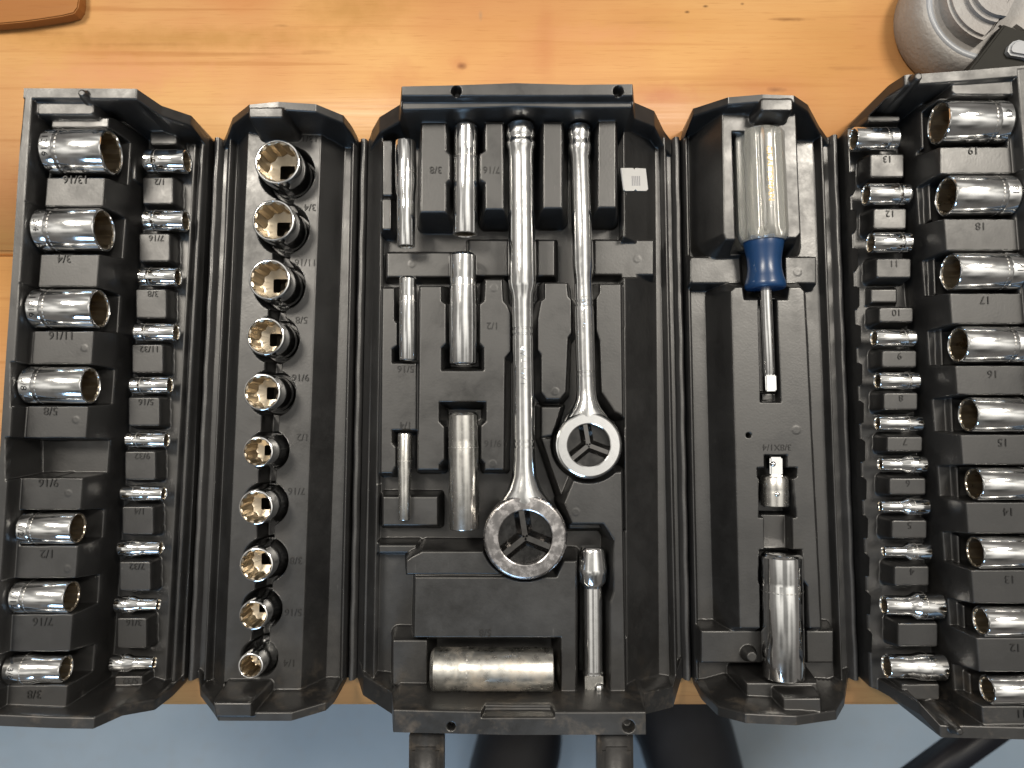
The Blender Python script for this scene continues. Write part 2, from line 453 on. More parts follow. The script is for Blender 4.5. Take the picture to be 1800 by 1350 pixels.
    def build(self, name, mat, parent, zbase=0.6):
        ny, nx = self.X.shape
        wob = .10 * np.sin(self.X * .09 + 1.3) * np.sin(self.Y * .07)
        V = np.stack([self.X, self.Y, self.Z + wob], -1).reshape(-1, 3)
        idx = np.arange(nx * ny).reshape(ny, nx)
        Q = np.stack([idx[:-1, :-1], idx[:-1, 1:], idx[1:, 1:], idx[1:, :-1]], -1).reshape(-1, 4)
        ring = np.concatenate([idx[0, :], idx[1:, -1], idx[-1, -2::-1], idx[-2:0:-1, 0]])
        c = V.mean(0); S = V[ring].copy(); S[:, 2] = zbase
        S[:, :2] = c[:2] + (S[:, :2] - c[:2]) * .992
        rp = V[ring].copy()                                  # own copy of the lip so that it shades crisply
        o1 = len(V); o2 = o1 + len(ring); V = np.vstack([V, rp, S]); nR = len(ring)
        a = np.arange(nR); b = (a + 1) % nR
        Wq = np.stack([o1 + b, o1 + a, o2 + a, o2 + b], -1)
        Fq = np.vstack([Q, Wq])
        me = bpy.data.meshes.new(name)
        me.vertices.add(len(V)); me.vertices.foreach_set('co', (V * U).astype(np.float32).ravel())
        me.loops.add(Fq.size); me.loops.foreach_set('vertex_index', Fq.astype(np.int32).ravel())
        me.polygons.add(len(Fq)); me.polygons.foreach_set('loop_start', np.arange(0, Fq.size, 4, dtype=np.int32))
        me.polygons.foreach_set('use_smooth', np.ones(len(Fq), bool))
        me.update(calc_edges=True)
        o = bpy.data.objects.new(name, me); COL.objects.link(o); me.materials.append(M[mat]); o.parent = parent
        return o
    def z_at(self, x, y):
        i = np.argmin((self.X - x) ** 2 + (self.Y - y) ** 2)
        return float(self.Z.ravel()[i])

def moulded(s, px, py, z, parent, size=4.0, rot=math.pi, thick=.22, mat='letter'):
    c = at(px, py, z)
    V, Fc = text_geo(s, size, thick)
    o = mesh('lettering', V, Fc, mat, parent, smooth=False)
    o.location = Vector((c[0], c[1], z + .02)) * U; o.rotation_euler = (0, 0, rot)
    return o

# ================================================================== SETTING
fl_z = -750.0
V, Fc = [(-4000, -4000, fl_z), (4000, -4000, fl_z), (4000, 4000, fl_z), (-4000, 4000, fl_z)], [(0, 1, 2, 3)]
fl = mesh('floor', V, Fc, 'floor', smooth=False); fl['kind'] = 'structure'; fl['label'] = 'blue-grey painted concrete floor below the bench'; fl['category'] = 'floor'

bench = root('workbench', 'orange pine plank workbench under the open tool case', 'workbench', (0, 0, 0))
ye = at(900, 1243, 0)[1]; ys = at(5, 447, 0)[1]
edges = [ye, ye + 78, ys, ys + 140, ys + 260]
for a, b in zip(edges[:-1], edges[1:]):
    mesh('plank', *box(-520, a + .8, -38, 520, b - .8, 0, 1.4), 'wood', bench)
br0, br1 = at(1765, 1262, -300), at(1545, 1420, -330)
d = Vector(br1 - br0); L_ = d.length
bb = mesh('brace', *box(0, -11, -11, L_ * 1.6, 11, 11, 2), 'brace', bench)
bb.location = Vector(br0 - np.array(d) * .25) * U; bb.rotation_euler = d.to_track_quat('X', 'Z').to_euler()

# ================================================================== TOOL CASE
case = root('tool_case', 'black folding plastic tool case opened out flat on the bench', 'tool case', (0, 0, 0))
ORD = ['topmost', 'second from top', 'third from top', 'fourth from top', 'fifth from top', 'sixth from top', 'seventh from top', 'eighth from top', 'ninth from top', 'tenth from top', 'lowest']

h12 = ((386, 246), (340, 1192)); h23 = ((641, 248), (620, 1192))
h34 = ((1187, 245), (1207, 1192)); h45 = ((1463, 241), (1500, 1192))
def side(h, dx, z=3): return ((h[0][0] + dx, h[0][1], z), (h[1][0] + dx, h[1][1], z))
def offs(h, d0, d1):           # strip polygon running beside a hinge
    return [(h[0][0] + d0, h[0][1] - 5), (h[0][0] + d1, h[0][1] - 5), (h[1][0] + d1, h[1][1] + 5), (h[1][0] + d0, h[1][1] + 5)]

# ---------------------------------------------------------------- panel 1 (leftmost)
ZA, ZB = 36, 18
A1 = [(86, 197, 268, 80, '13/16'), (71, 184, 405, 76, '3/4'), (61, 176, 543, 70, '11/16'), (47, 160, 677, 66, '5/8'),
      (38, 140, 805, 62, '9/16'), (41, 138, 928, 55, '1/2'), (28, 127, 1048, 55, '7/16'), (18, 117, 1175, 51, '3/8')]
B1 = [(257, 330, 284, 42, '1/2'), (255, 328, 388, 38, '7/16'), (247, 314, 487, 34, '3/8'), (238, 311, 584, 32, '11/32'),
      (231, 300, 677, 30, '5/16'), (223, 294, 773, 27, '9/32'), (216, 289, 867, 27, '1/4'), (211, 284, 963, 28, '7/32'),
      (205, 279, 1062, 28, '3/16'), (197, 272, 1165, 29, '5/32')]
p1 = Panel(((42, 155, 43), (-32, 1272, 43)), side(h12, -9),
           [(42, 155, 43), (240, 156, 43), (284, 186, 34), (338, 204, 24), (362, 236, 10), (377, 247, 4)],
           [(-34, 1275, 43), (100, 1280, 43), (164, 1281, 43), (215, 1258, 34), (272, 1248, 24), (303, 1224, 14), (331, 1193, 4)], 3)
p1.up(10, [(60, 190), (345, 230), (290, 1215), (-40, 1262)], sl=2)
p1.up(12, [(352, 240), (359, 240), (307, 1200), (300, 1200)], sl=3)
p1.up(8, [(366, 244), (371, 244), (323, 1196), (318, 1196)], sl=4)
p1.walls(4.6, 4.6)
p1.up(43, [(42, 155), (59, 155), (-14, 1275), (-60, 1275)], sl=12)
p1.up(ZA, [(90, 205), (192, 205), (183, 345), (116, 1250), (2, 1250)], sl=6)
p1.up(40, (62, 176, 166, 203), sl=8, rad=2)
p1.up(34, (120, 203, 170, 216), sl=8)
for i, (x0, x1, y, dd, s) in enumerate(A1):
    r = dd / 2 + 4
    p1.cut(22, ZA, [(x0 - 6 , y - r), (x1 + 120, y - r), (x1 + 120, y + r), (x0 - 6 , y + r)], sl=14)
    xm = x0 + 38
    p1.up(ZA - 1.5, (xm - 18, y + r - 3, xm + 22, y + r + 6), sl=14)           # grip tab into the pocket
    p1.up(ZA - 1.5, (xm - 18, y - r - 6, xm + 22, y - r + 2), sl=14)
    p1.up(19, [(x1 + 34, y - r + 3), (x1 + 42, y - r + 3), (x1 + 42, y + r + 5), (x1 + 34, y + r + 5)], sl=8)
padB = [(262, 231, 311, 255), (249, 310, 305, 360), (243, 409, 299, 461), (237, 507, 293, 561), (230, 604, 287, 657), (224, 697, 281, 750),
        (218, 792, 274, 845), (213, 889, 270, 941), (208, 986, 265, 1040), (204, 1085, 258, 1141), (200, 1187, 251, 1218)]
for q in padB: p1.up(ZB, q, sl=8, rad=1.2)
p1.upc(46, 143, 163, 1.5)
for q in [(148, 612), (133, 738), (120, 867), (118, 1000)]: p1.upc(ZA + .09, *q, 1.5, 1.2)
o = p1.build('panel', 'plastic', case)
P1 = o
for (x0, x1, y, dd, s), dy in zip(A1, (47, 49, 46, 45, 43, 45, 44, 45)):
    moulded(s, x0 + 47 - (0 if len(s) > 3 else 5), y + dy, ZA + .1, o, 4.8)
for (q, b) in zip(padB[1:], B1):
    moulded(b[4], (q[0] + q[2]) / 2 + 4, q[1] + 9, ZB + .1, o, 3.9)
# ---------------------------------------------------------------- panel 2
ZP = 16
S2 = [(487, 284, 82, '13/16', 30), (480, 387, 76, '3/4', 30), (473, 491, 74, '11/16', 30), (466, 591, 68, '5/8', 29), (460, 689, 66, '9/16', 29),
      (453, 794, 54, '1/2', 30), (449, 892, 61, '7/16', 29), (450, 993, 60, '3/8', 28), (445, 1082, 51, '5/16', 27), (440, 1171, 45, '1/4', 27)]
p2 = Panel(side(h12, 9), side(h23, -9),
           [(394, 246, 4), (399, 234, 9), (409, 207, 20), (438, 184, 34), (489, 179, 35), (555, 183, 34), (604, 203, 26), (620, 224, 16), (632, 248, 4)],
           [(349, 1192, 4), (352, 1223, 12), (375, 1253, 26), (384, 1267, 34), (512, 1267, 34), (573, 1249, 26), (588, 1234, 18), (611, 1193, 4)], 2.5)
p2.up(5, [(402, 240), (622, 240), (601, 1200), (362, 1200)], sl=3)
p2.up(10, offs(h12, 17, 21), sl=4); p2.up(10, offs(h23, -22, -18), sl=4)
p2.up(ZP, [(438, 196), (566, 196), (527, 1250), (391, 1250)], sl=1.3, wd=.25)
p2.walls(3.6, 3.6)
p2.up(37, (436, 187, 498, 208), sl=10, rad=1); p2.up(37, [(373, 1234), (443, 1234), (443, 1262), (378, 1262)], sl=10)
s2w = []
for px, py, dd, s, zt in S2:
    c = at(px, py, zt); r = mm(dd, zt) / 2; s2w.append((c[0], c[1], r))
for k, (cx, cy, r) in enumerate(s2w):
    p2.cutc(3, ZP, cx, cy, r + 2.6)
    if k:
        q = s2w[k - 1]; hw = 3.6
        P = [(cx - hw, cy), (cx + hw, cy), (q[0] + hw, q[1]), (q[0] - hw, q[1])]
        kk = p2._win(P, 4)
        p2.Z[kk] = smin(p2.Z[kk], 4 + 14 * soft(sd_poly(p2.X[kk], p2.Y[kk], P) + .7, .4), 2.0)
hole = at(397, 1203, ZP); p2.cutc(10, ZP, hole[0], hole[1], .9)
o = p2.build('panel', 'plastic', case); P2 = o
for (px, py, dd, s, zt), tp in zip(S2, [(540, 243), (545, 364), (537, 461), (530, 562), (528, 663), (532, 768), (521, 863), (520, 985), (515, 1076), (509, 1165)]):
    moulded(s, tp[0], tp[1], ZP + .1, o, 4.4)
# ---------------------------------------------------------------- panel 3 (centre)
ZU, ZL, ZE = 30, 24, 15
p3 = Panel(side(h23, 9), side(h34, -9),
           [(649, 248, 4), (654, 229, 10), (667, 206, 18), (703, 184, 26), (706, 152, 44), (800, 150, 44), (905, 146, 44), (1012, 149, 44), (1112, 148, 44), (1115, 180, 27), (1150, 195, 19), (1167, 230, 9), (1178, 245, 4)],
           [(629, 1192, 4), (638, 1222, 12), (689, 1255, 25), (691, 1287, 43), (900, 1292, 43), (1136, 1291, 43), (1132, 1256, 26), (1183, 1243, 14), (1198, 1192, 4)], 2.5)
p3.up(5, [(658, 235), (1168, 235), (1190, 1205), (638, 1205)], sl=3)
p3.up(10, offs(h23, 17, 21), sl=4); p3.up(10, offs(h34, -21, -17), sl=4)
p3.up(8, [(668, 210), (1100, 205), (1106, 1250), (656, 1245)], sl=1.4)
p3.flank(21, (1097, 190), (1103, 1246), .95, 1); p3.flank(15, (672, 200), (655, 1240), 1.2, -1)
p3.walls(7.6, 9.0)
p3.cut(40, 44, (700, 168, 1118, 200), sl=3, k_=1)
# upper block
for q in [(671, 245, 691, 345), (670, 348, 689, 405)]: p3.up(20, q, rad=1)
up_ = lambda z, pts, **k: p3.up(z, pts, **k)
up_(ZU, [(740, 215), (785, 215), (785, 264), (791, 270), (791, 316), (785, 322), (785, 374), (738, 374)], sl=6)
up_(ZU, [(852, 215), (885, 215), (886, 369), (852, 369), (852, 322), (843, 316), (843, 270), (852, 264)], sl=6)
up_(ZU, (954, 215, 989, 367), sl=6); up_(ZU, (1051, 203, 1084, 366), sl=6)
# ledge
p3.cut(ZE, 21, (1040, 417, 1153, 488), sl=6, k_=1)
for q in [(679, 443, 792, 488), (823, 421, 894, 486), (944, 421, 976, 486), (1044, 421, 1150, 484)]: up_(ZE, q, sl=5)
# lower block
up_(ZL - 4, [(671, 505), (694, 505), (694, 562), (699, 568), (699, 608), (690, 614), (690, 637), (733, 637), (733, 757), (690, 757), (690, 778), (696, 785), (696, 820), (690, 833), (668, 833)], sl=6)
up_(ZL, [(737, 502), (777, 502), (777, 528), (785, 534), (785, 604), (777, 612), (777, 650), (849, 650), (849, 612), (842, 604), (842, 534), (850, 528),
         (852, 490), (884, 490), (886, 528), (893, 536), (899, 552), (899, 618), (889, 630), (887, 827), (851, 827), (851, 815), (844, 808), (844, 748), (853, 740), (853, 708), (773, 708), (773, 740), (782, 750), (782, 808), (773, 818), (773, 827), (733, 827)], sl=7)
up_(ZL, [(956, 496), (998, 496), (1000, 520), (1006, 526), (1006, 586), (1000, 594), (996, 690), (985, 703), (960, 703), (950, 690), (950, 624), (944, 616), (944, 560), (950, 528), (956, 524)], sl=7)
up_(ZL, [(1053, 498), (1093, 498), (1096, 733), (1080, 725), (1056, 690), (1053, 600), (1047, 582), (1047, 524), (1053, 514)], sl=7)
up_(ZL - 5, [(950, 714), (988, 714), (972, 766), (950, 770)], sl=6)
up_(ZL - 6, [(950, 770), (985, 770), (1000, 832), (1040, 850), (1095, 840), (1094, 735), (1099, 735), (1100, 930), (1000, 930), (988, 880)], sl=5)
# bottom block
up_(ZL + 2, [(713, 985), (722, 978), (742, 968), (850, 968), (885, 1011), (713, 1011)], sl=7)
up_(ZL + 3, [(728, 1013), (978, 1013), (990, 985), (1014, 985), (1013, 1225), (985, 1225), (985, 1122), (726, 1122)], sl=7)
up_(ZL + 3, [(990, 885), (1012, 832), (1094, 828), (1101, 1230), (1072, 1230), (1072, 1060), (1078, 1040), (1078, 950), (1060, 922), (1005, 922)], sl=7)
up_(17, (665, 957, 732, 973), sl=6); up_(17, (672, 872, 770, 925), sl=5)
up_(22, (689, 1124, 752, 1206), sl=6, rad=1); up_(26, (732, 1226, 842, 1236), sl=8); up_(28, (842, 1219, 898, 1236), sl=8)
up_(22, [(752, 1110), (985, 1110), (985, 1124), (752, 1124)], sl=8)
# head pockets
c = at(923, 940, ZL); p3.cutc(11, ZL + 3, c[0], c[1], mm(78, ZL)); c = at(1033, 782, ZL); p3.cutc(11, ZL + 3, c[0], c[1], mm(66, ZL))
for hx in (802, 1087):
    c = at(hx, 160, 44); p3.cutc(38, 44, c[0], c[1], 2.1)
c = at(793, 1277, 43); p3.cutc(38, 43, c[0], c[1], 1.6); c = at(1105, 1277, 43); p3.cutc(38, 43, c[0], c[1], 2.4)
p3.cut(38, 43, (846, 1230, 975, 1262), sl=4, k_=1)
for x, y, z_ in [(724, 464, ZE), (976, 688, ZL), (1012, 900, ZL + 3), (868, 506, ZL), (866, 815, ZL), (1120, 455, ZE)]: p3.upc(z_ + .09, x, y, 1.7, 1.2)
o = p3.build('panel', 'plastic', case); P3 = o
for s, x, y, z in [('3/8', 766, 298, ZU), ('7/16', 864, 298, ZU), ('5/16', 713, 648, ZL - 4), ('1/4', 713, 747, ZL - 4), ('1/2', 866, 572, ZL), ('9/16', 866, 779, ZL), ('5/8', 853, 1112, ZL + 3)]:
    moulded(s, x, y, z + .1, o, 4.3)
# ---------------------------------------------------------------- panel 4
p4 = Panel(side(h34, 9), side(h45, -9),
           [(1196, 245, 4), (1204, 226, 10), (1218, 191, 22), (1280, 171, 35), (1340, 166, 38), (1396, 168, 38), (1420, 184, 28), (1440, 222, 12), (1454, 242, 4)],
           [(1216, 1192, 4), (1232, 1228, 14), (1262, 1258, 28), (1311, 1271, 38), (1400, 1275, 38), (1470, 1265, 32), (1484, 1240, 20), (1491, 1192, 4)], 2.5)
p4.up(5, [(1206, 236), (1446, 236), (1480, 1205), (1224, 1205)], sl=3)
p4.up(10, offs(h34, 17, 21), sl=4); p4.up(10, offs(h45, -21, -17), sl=4)
p4.walls(3.4, 4.0)
p4.up(28, [(1269, 185), (1398, 185), (1407, 410), (1400, 418), (1384, 418), (1290, 421), (1276, 421), (1272, 410)], sl=2.6, wd=.3)
p4.cut(11, 28, [(1287, 231), (1377, 231), (1385, 440), (1293, 440)], sl=14)
p4.up(39, (1336, 172, 1395, 196), sl=9, rad=1.5)
p4.up(14, (1212, 451, 1436, 499), sl=5)
p4.cut(9, 14, [(1300, 440), (1380, 440), (1382, 530), (1305, 530)], sl=10, k_=1)
p4.up(22, [(1285, 512), (1292, 505), (1305, 505), (1308, 527), (1385, 527), (1388, 505), (1408, 505), (1414, 512), (1443, 1104), (1301, 1104)], sl=2.4, wd=.3)
p4.cut(10, 22, [(1333, 524), (1366, 524), (1373, 707), (1337, 707)], sl=14)
p4.up(16, [(1338, 690), (1372, 690), (1372, 706), (1338, 706)], sl=8)
p4.cut(9, 22, [(1344, 800), (1384, 800), (1384, 822), (1401, 822), (1401, 838), (1394, 842), (1400, 910), (1334, 910), (1334, 842), (1331, 838), (1331, 822), (1344, 822)], sl=14)
p4.cut(15, 22, [(1343, 905), (1393, 905), (1394, 970), (1344, 970)], sl=14)
p4.cut(9, 22, [(1335, 966), (1410, 966), (1412, 1020), (1420, 1030), (1424, 1120), (1336, 1120), (1336, 1030), (1333, 1020)], sl=14)
p4.up(15, (1232, 1108, 1466, 1166), sl=5)
p4.cut(9, 15, [(1338, 1100), (1418, 1100), (1420, 1200), (1340, 1200)], sl=10, k_=1)
p4.up(24, [(1311, 1199), (1438, 1199), (1441, 1262), (1313, 1262)], sl=8); p4.up(34, [(1376, 1226), (1444, 1226), (1446, 1258), (1376, 1258)], sl=9)
p4.upc(21, 1322, 1155, 2.2, 5)
c = at(1316, 765, 22); p4.cutc(14, 22, c[0], c[1], 1.1)
for x, y, z_ in [(1402, 478, 14), (1400, 756, 22)]: p4.upc(z_ + .09, x, y, 1.9, 1.2)
o = p4.build('panel', 'plastic', case); P4 = o
moulded('3/8X1/4', 1366, 786, 22.1, o, 3.9)
# ---------------------------------------------------------------- panel 5 (rightmost)
ZA5, ZB5 = 40, 24
A5 = [(1649, 1766, 216, 76, '19'), (1662, 1779, 345, 71, '18'), (1670, 1788, 478, 67, '17'), (1683, 1799, 606, 65, '16'), (1701, 1822, 729, 62, '15'),
      (1711, 1828, 850, 58, '14'), (1713, 1836, 970, 56, '13'), (1723, 1842, 1091, 52, '12'), (1734, 1850, 1211, 52, '11')]
B5 = [(1499, 1577, 245, 42, '13'), (1521, 1597, 342, 39, '12'), (1529, 1600, 427, 37, '11'), None, (1535, 1607, 594, 31, '9'), (1541, 1614, 669, 30, '8'),
      (1541, 1618, 744, 28, '7'), (1546, 1625, 816, 30, '6'), (1546, 1629, 890, 30, '5'), (1552, 1632, 969, 30, '4'), (1552, 1653, 1064, 46, ''), (1557, 1658, 1171, 46, '')]
p5 = Panel(side(h45, 9), ((1814, 114, 46), (1915, 1303, 44)),
           [(1472, 242, 4), (1479, 214, 14), (1500, 187, 24), (1562, 150, 34), (1590, 132, 43), (1700, 124, 45), (1814, 114, 46)],
           [(1509, 1193, 4), (1526, 1224, 14), (1618, 1256, 34), (1654, 1296, 40), (1915, 1303, 43)], 3)
p5.up(14, [(1490, 225), (1640, 190), (1740, 1260), (1532, 1210)], sl=2)
p5.up(16, [(1486, 238), (1492, 238), (1527, 1200), (1521, 1200)], sl=3); p5.up(9, [(1478, 244), (1483, 244), (1519, 1196), (1514, 1196)], sl=4)
p5.walls(4.6, 5.0)
p5.up(46, [(1786, 120), (1830, 112), (1930, 1303), (1880, 1303)], sl=12)
p5.up(ZA5, [(1652, 172), (1792, 172), (1884, 1295), (1729, 1295), (1652, 300)], sl=6)
p5.up(43, (1672, 140, 1786, 168), sl=8, rad=2.5)
pA5 = [(253, 300), (386, 431), (516, 560), (646, 690), (766, 812), (888, 937), (1007, 1062), (1127, 1180), (1243, 1290)]
for i, (x0, x1, y, dd, s) in enumerate(A5):
    r = dd / 2 + 4
    p5.cut(26, ZA5, [(x0 - 90, y - r), (x1 + 5, y - r), (x1 + 5, y + r), (x0 - 90, y + r)], sl=14)
    p5.up(29, [(x0 - 32, y - r + 2), (x0 - 24, y - r + 2), (x0 - 21, y + r + 4), (x0 - 29, y + r + 4)], sl=8)
    xm = x1 - 45
    p5.up(ZA5 - 1.5, (xm - 20, y - r - 6, xm + 20, y - r + 2), sl=14); p5.up(ZA5 - 1.5, (xm - 20, y + r - 2, xm + 20, y + r + 6), sl=14)
padB5 = [(1525, 202, 1584, 215), (1529, 269, 1591, 313), (1535, 365, 1595, 404), (1540, 453, 1603, 490), (1545, 539, 1607, 568), (1550, 615, 1613, 647),
         (1553, 689, 1615, 722), (1559, 766, 1623, 795), (1563, 839, 1629, 871), (1567, 913, 1631, 948), (1572, 994, 1635, 1031), (1578, 1094, 1650, 1138), (1584, 1201, 1653, 1232)]
for q in padB5: p5.up(ZB5, q, sl=8, rad=1.2)
p5.up(18, (1531, 507, 1578, 533), sl=5)
for k in range(13):
    y = 300 + k * 68; x = 1497 + (y - 240) * .037
    p5.up(19, [(x, y), (x + 6, y), (x + 6, y + 34), (x, y + 34)], sl=6)
p5.upc(47, 1615, 134, 1.6); p5.upc(45, 1688, 1287, 1.4)
o = p5.build('panel', 'plastic', case); P5 = o
for (x0, x1, y, dd, s), q in zip(A5, pA5): moulded(s, x0 + 62, q[0] + 11, ZA5 + .1, o, 4.6)
for q, s in zip(padB5[1:], ['13', '12', '11', '10', '9', '8', '7', '6', '5', '4', '', '']):
    if s: moulded(s, (q[0] + q[2]) / 2, q[1] + 10, ZB5 + .1, o, 4.2)
# ---------------------------------------------------------------- hinges
for hh in (h12, h23, h34, h45):
    a = at(*hh[0], 3); b = at(*hh[1], 3); V = []; Fc = []
    prof = [(-3.6, 1.2), (-2.4, 2.2), (-1.7, 3.0), (-1.2, 5.6), (0, 6.4), (1.2, 5.6), (1.7, 3.0), (2.4, 2.2), (3.6, 1.2)]
    n_ = 60
    for i in range(n_ + 1):
        t = i / n_; c = a + (b - a) * t
        for x, z in prof: V.append((c[0] + x + .12 * math.sin(i * .9), c[1], z + .1 * math.sin(i * 1.7)))
    m_ = len(prof)
    for i in range(n_):
        for k in range(m_ - 1): Fc.append((i * m_ + k, i * m_ + k + 1, (i + 1) * m_ + k + 1, (i + 1) * m_ + k))
    mesh('hinge', V, Fc, 'hinge', case)
# ---------------------------------------------------------------- carrying handle folded out over the bench edge
yb = at(900, 1288, 34)[1]
hx = [(at(720, 1300, 34)[0], at(780, 1300, 34)[0]), (at(1050, 1300, 34)[0], at(1112, 1300, 34)[0])]
ha = [box(a, yb - 60, 26, b, yb + 1, 37, 1.5) for a, b in hx]
hb = [box(a + 1.4, yb - 58, 36, b - 1.4, yb - 4, 40, 1.5) for a, b in hx]
grip = box(hx[0][0], yb - 74, 24, hx[1][1], yb - 58, 40, 3)
mesh('handle', *join(*ha, *hb, grip), 'worn', case)

# ================================================================== SOCKETS
def bore_r(a, app):
    v = []
    for off in (0, math.pi / 6):
        q = ((a + off) % (math.pi / 3)) - math.pi / 6
        v.append(app / math.cos(q))
    return max(v)
def socket(label, p0, p1, r, group, step=None, mark=None, mat='chrome', name='socket', seg=48, deep=False, band=True, collar=None):
    """Socket from its square-drive end p0 to its opening p1."""
    p0, p1 = Vector(p0), Vector(p1); d = p1 - p0; L = d.length
    t = root(name, label, 'socket', p0, d.to_track_quat('X', 'Z').to_euler(), group)
    ch = min(.09 * r + .25, 1.0)
    if step:                                             # (fraction, opening radius)
        fr, r2 = step
        prof = [(0, r * .80), (ch * .6, r - ch * .2), (ch * 1.2, r), (L * (fr - .08), r), (L * (fr + .02), r2 * 1.03), (L * (fr + .10), r2), (L - ch * .7, r2), (L - ch * .2, r2 - ch * .25), (L, r2 - ch * .6)]
    else:
        r2 = r
        prof = [(0, r * .80), (ch * .5, r * .9), (ch * 1.6, r), (L * .22, r), (L * .235, r * .985), (L * .25, r), (L - ch * .7, r), (L - ch * .2, r - ch * .25), (L, r - ch * .6)]
    app = r2 * (.76 if r2 > 6.2 else .70 if r2 > 4.5 else .66)
    lip = app * 1.165
    prof += [(L + .02, (lip + prof[-1][1]) / 2), (L - .05, lip + .12), (L - .45, lip)]
    V, Fc = lathe(prof, seg, True, False)
    sharp(mesh('body', V, Fc, mat, t), 28)
    # bore: twelve-point broach, shoulder, dark drive hole
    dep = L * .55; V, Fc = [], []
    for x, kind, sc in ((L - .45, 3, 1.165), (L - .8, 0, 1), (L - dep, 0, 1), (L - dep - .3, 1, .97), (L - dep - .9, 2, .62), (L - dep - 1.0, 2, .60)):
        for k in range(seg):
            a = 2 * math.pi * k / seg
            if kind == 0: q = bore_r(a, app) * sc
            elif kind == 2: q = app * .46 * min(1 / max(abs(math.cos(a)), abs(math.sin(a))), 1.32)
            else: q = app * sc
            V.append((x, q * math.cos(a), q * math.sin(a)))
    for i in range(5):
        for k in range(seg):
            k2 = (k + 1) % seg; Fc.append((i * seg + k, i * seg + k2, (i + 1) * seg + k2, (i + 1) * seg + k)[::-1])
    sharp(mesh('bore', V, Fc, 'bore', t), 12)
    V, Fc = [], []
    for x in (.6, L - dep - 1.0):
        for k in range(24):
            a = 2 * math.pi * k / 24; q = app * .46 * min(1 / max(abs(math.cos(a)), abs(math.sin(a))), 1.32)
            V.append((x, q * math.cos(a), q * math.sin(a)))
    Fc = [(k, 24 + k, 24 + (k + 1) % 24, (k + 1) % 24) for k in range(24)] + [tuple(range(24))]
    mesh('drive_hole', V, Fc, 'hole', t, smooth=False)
    # knurled band of small beads round the drive end
    if not band: return t
    bx = L * (.30 if not step else fr * .62) if collar is None else collar
    V, Fc = [], []
    nb = 30
    wv = max(.16, .035 * r)
    for k in range(nb):
        a = 2 * math.pi * k / nb
        for dx, da in ((-wv, -.35), (wv, -.35), (wv, .35), (-wv, .35)):
            aa = a + da * 2 * math.pi / nb * .8
            V.append((bx + dx, (r + .04) * math.cos(aa), (r + .04) * math.sin(aa)))
        V.append((bx, (r + .16) * math.cos(a), (r + .16) * math.sin(a)))
        b_ = k * 5
        Fc += [(b_, b_ + 1, b_ + 4), (b_ + 1, b_ + 2, b_ + 4), (b_ + 2, b_ + 3, b_ + 4), (b_ + 3, b_, b_ + 4)]
    mesh('band', V, Fc, 'stamp', t)
    if mark:
        size = min(r * .62, 4.2)
        V, Fc = text_geo(mark, size, .06)
        xx = bx * .52 if step else L * .135
        # lettering wrapped round the body, facing up; local Z is up
        V = [(xx + y * .85 + 0, -(r + .03 + z) * math.sin(x / r), (r + .03 + z) * math.cos(x / r)) for x, y, z in V]
        mesh('lettering', V, Fc, 'dial', t, smooth=False)
    return t

def lying(row, z, group, label, flip=False, **kw):
    x0, x1, y, dd = row[:4]
    r = mm(dd, z) / 2
    a, b = at(x0, y, z), at(x1, y, z)
    a[1] = b[1] = at((x0 + x1) / 2, y, z)[1]
    # bodies sit a touch askew in their pockets
    j = rng.uniform(-.12, .12); a[1] += j; b[1] -= j
    if flip: a, b = b, a
    return socket(label, a, b, r, group, **kw)

gA1 = 'large inch sockets in the leftmost panel'
k = -1
for i, row in enumerate(A1):
    if row[4] == '9/16': continue
    k += 1
    st = (.52, mm(row[3], ZA) / 2 * .90) if i == 7 else None
    lying(row, ZA - 2, gA1, f'large chrome socket, {ORD[k] if k < 6 else "lowest"} of seven in the outer column of the leftmost panel', mark=row[4], step=st)
gB1 = 'small inch sockets in the leftmost panel'
for i, row in enumerate(B1):
    r = mm(row[3], ZB) / 2
    st = (.50, r * (.92, .85, .74, .72)[i - 6]) if i >= 6 else None
    lab = f'small chrome socket, {ORD[i] if i < 9 else "lowest"} of ten in the inner column of the leftmost panel'
    lying(row, ZB, gB1, lab, mark=row[4] if i < 4 else None, step=st)
gS2 = 'upright sockets in the second panel'
for i, (px, py, dd, s, zt) in enumerate(S2):
    cx, cy, r = s2w[i]
    st = None
    if i in (5, 6, 7): st = (.50, r); r *= 1.18
    if i == 8: st = (.5, r); r *= 1.2
    if i == 9: st = (.5, r); r *= 1.3
    socket(f'upright open-ended chrome socket, {ORD[i] if i < 9 else "lowest"} of ten in the second panel', (cx, cy, 3.4), (cx, cy, zt), r, gS2, step=st, band=False)
gA5 = 'large metric sockets in the rightmost panel'
for i, row in enumerate(A5):
    st = (.5, mm(row[3], ZA5) / 2 * .93) if i == 8 else None
    lying(row, ZA5 - 2, gA5, f'large chrome socket, {ORD[i] if i < 8 else "lowest"} in the outer column of the rightmost panel', flip=True, mark=row[4], step=st)
gB5 = 'small metric sockets in the rightmost panel'
k = 0
for i, row in enumerate(B5):
    if row is None: continue
    r = mm(row[3], ZB5) / 2
    st = (.52, r * {6: .92, 7: .74, 8: .66, 9: .58, 10: .72, 11: .86}.get(i, 1)) if i >= 6 else None
    lying(row, ZB5, gB5, f'small chrome socket, {ORD[k] if k < 10 else "lowest"} of eleven in the inner column of the rightmost panel', flip=True, step=st, mark=row[4] if i < 3 else None)
    k += 1

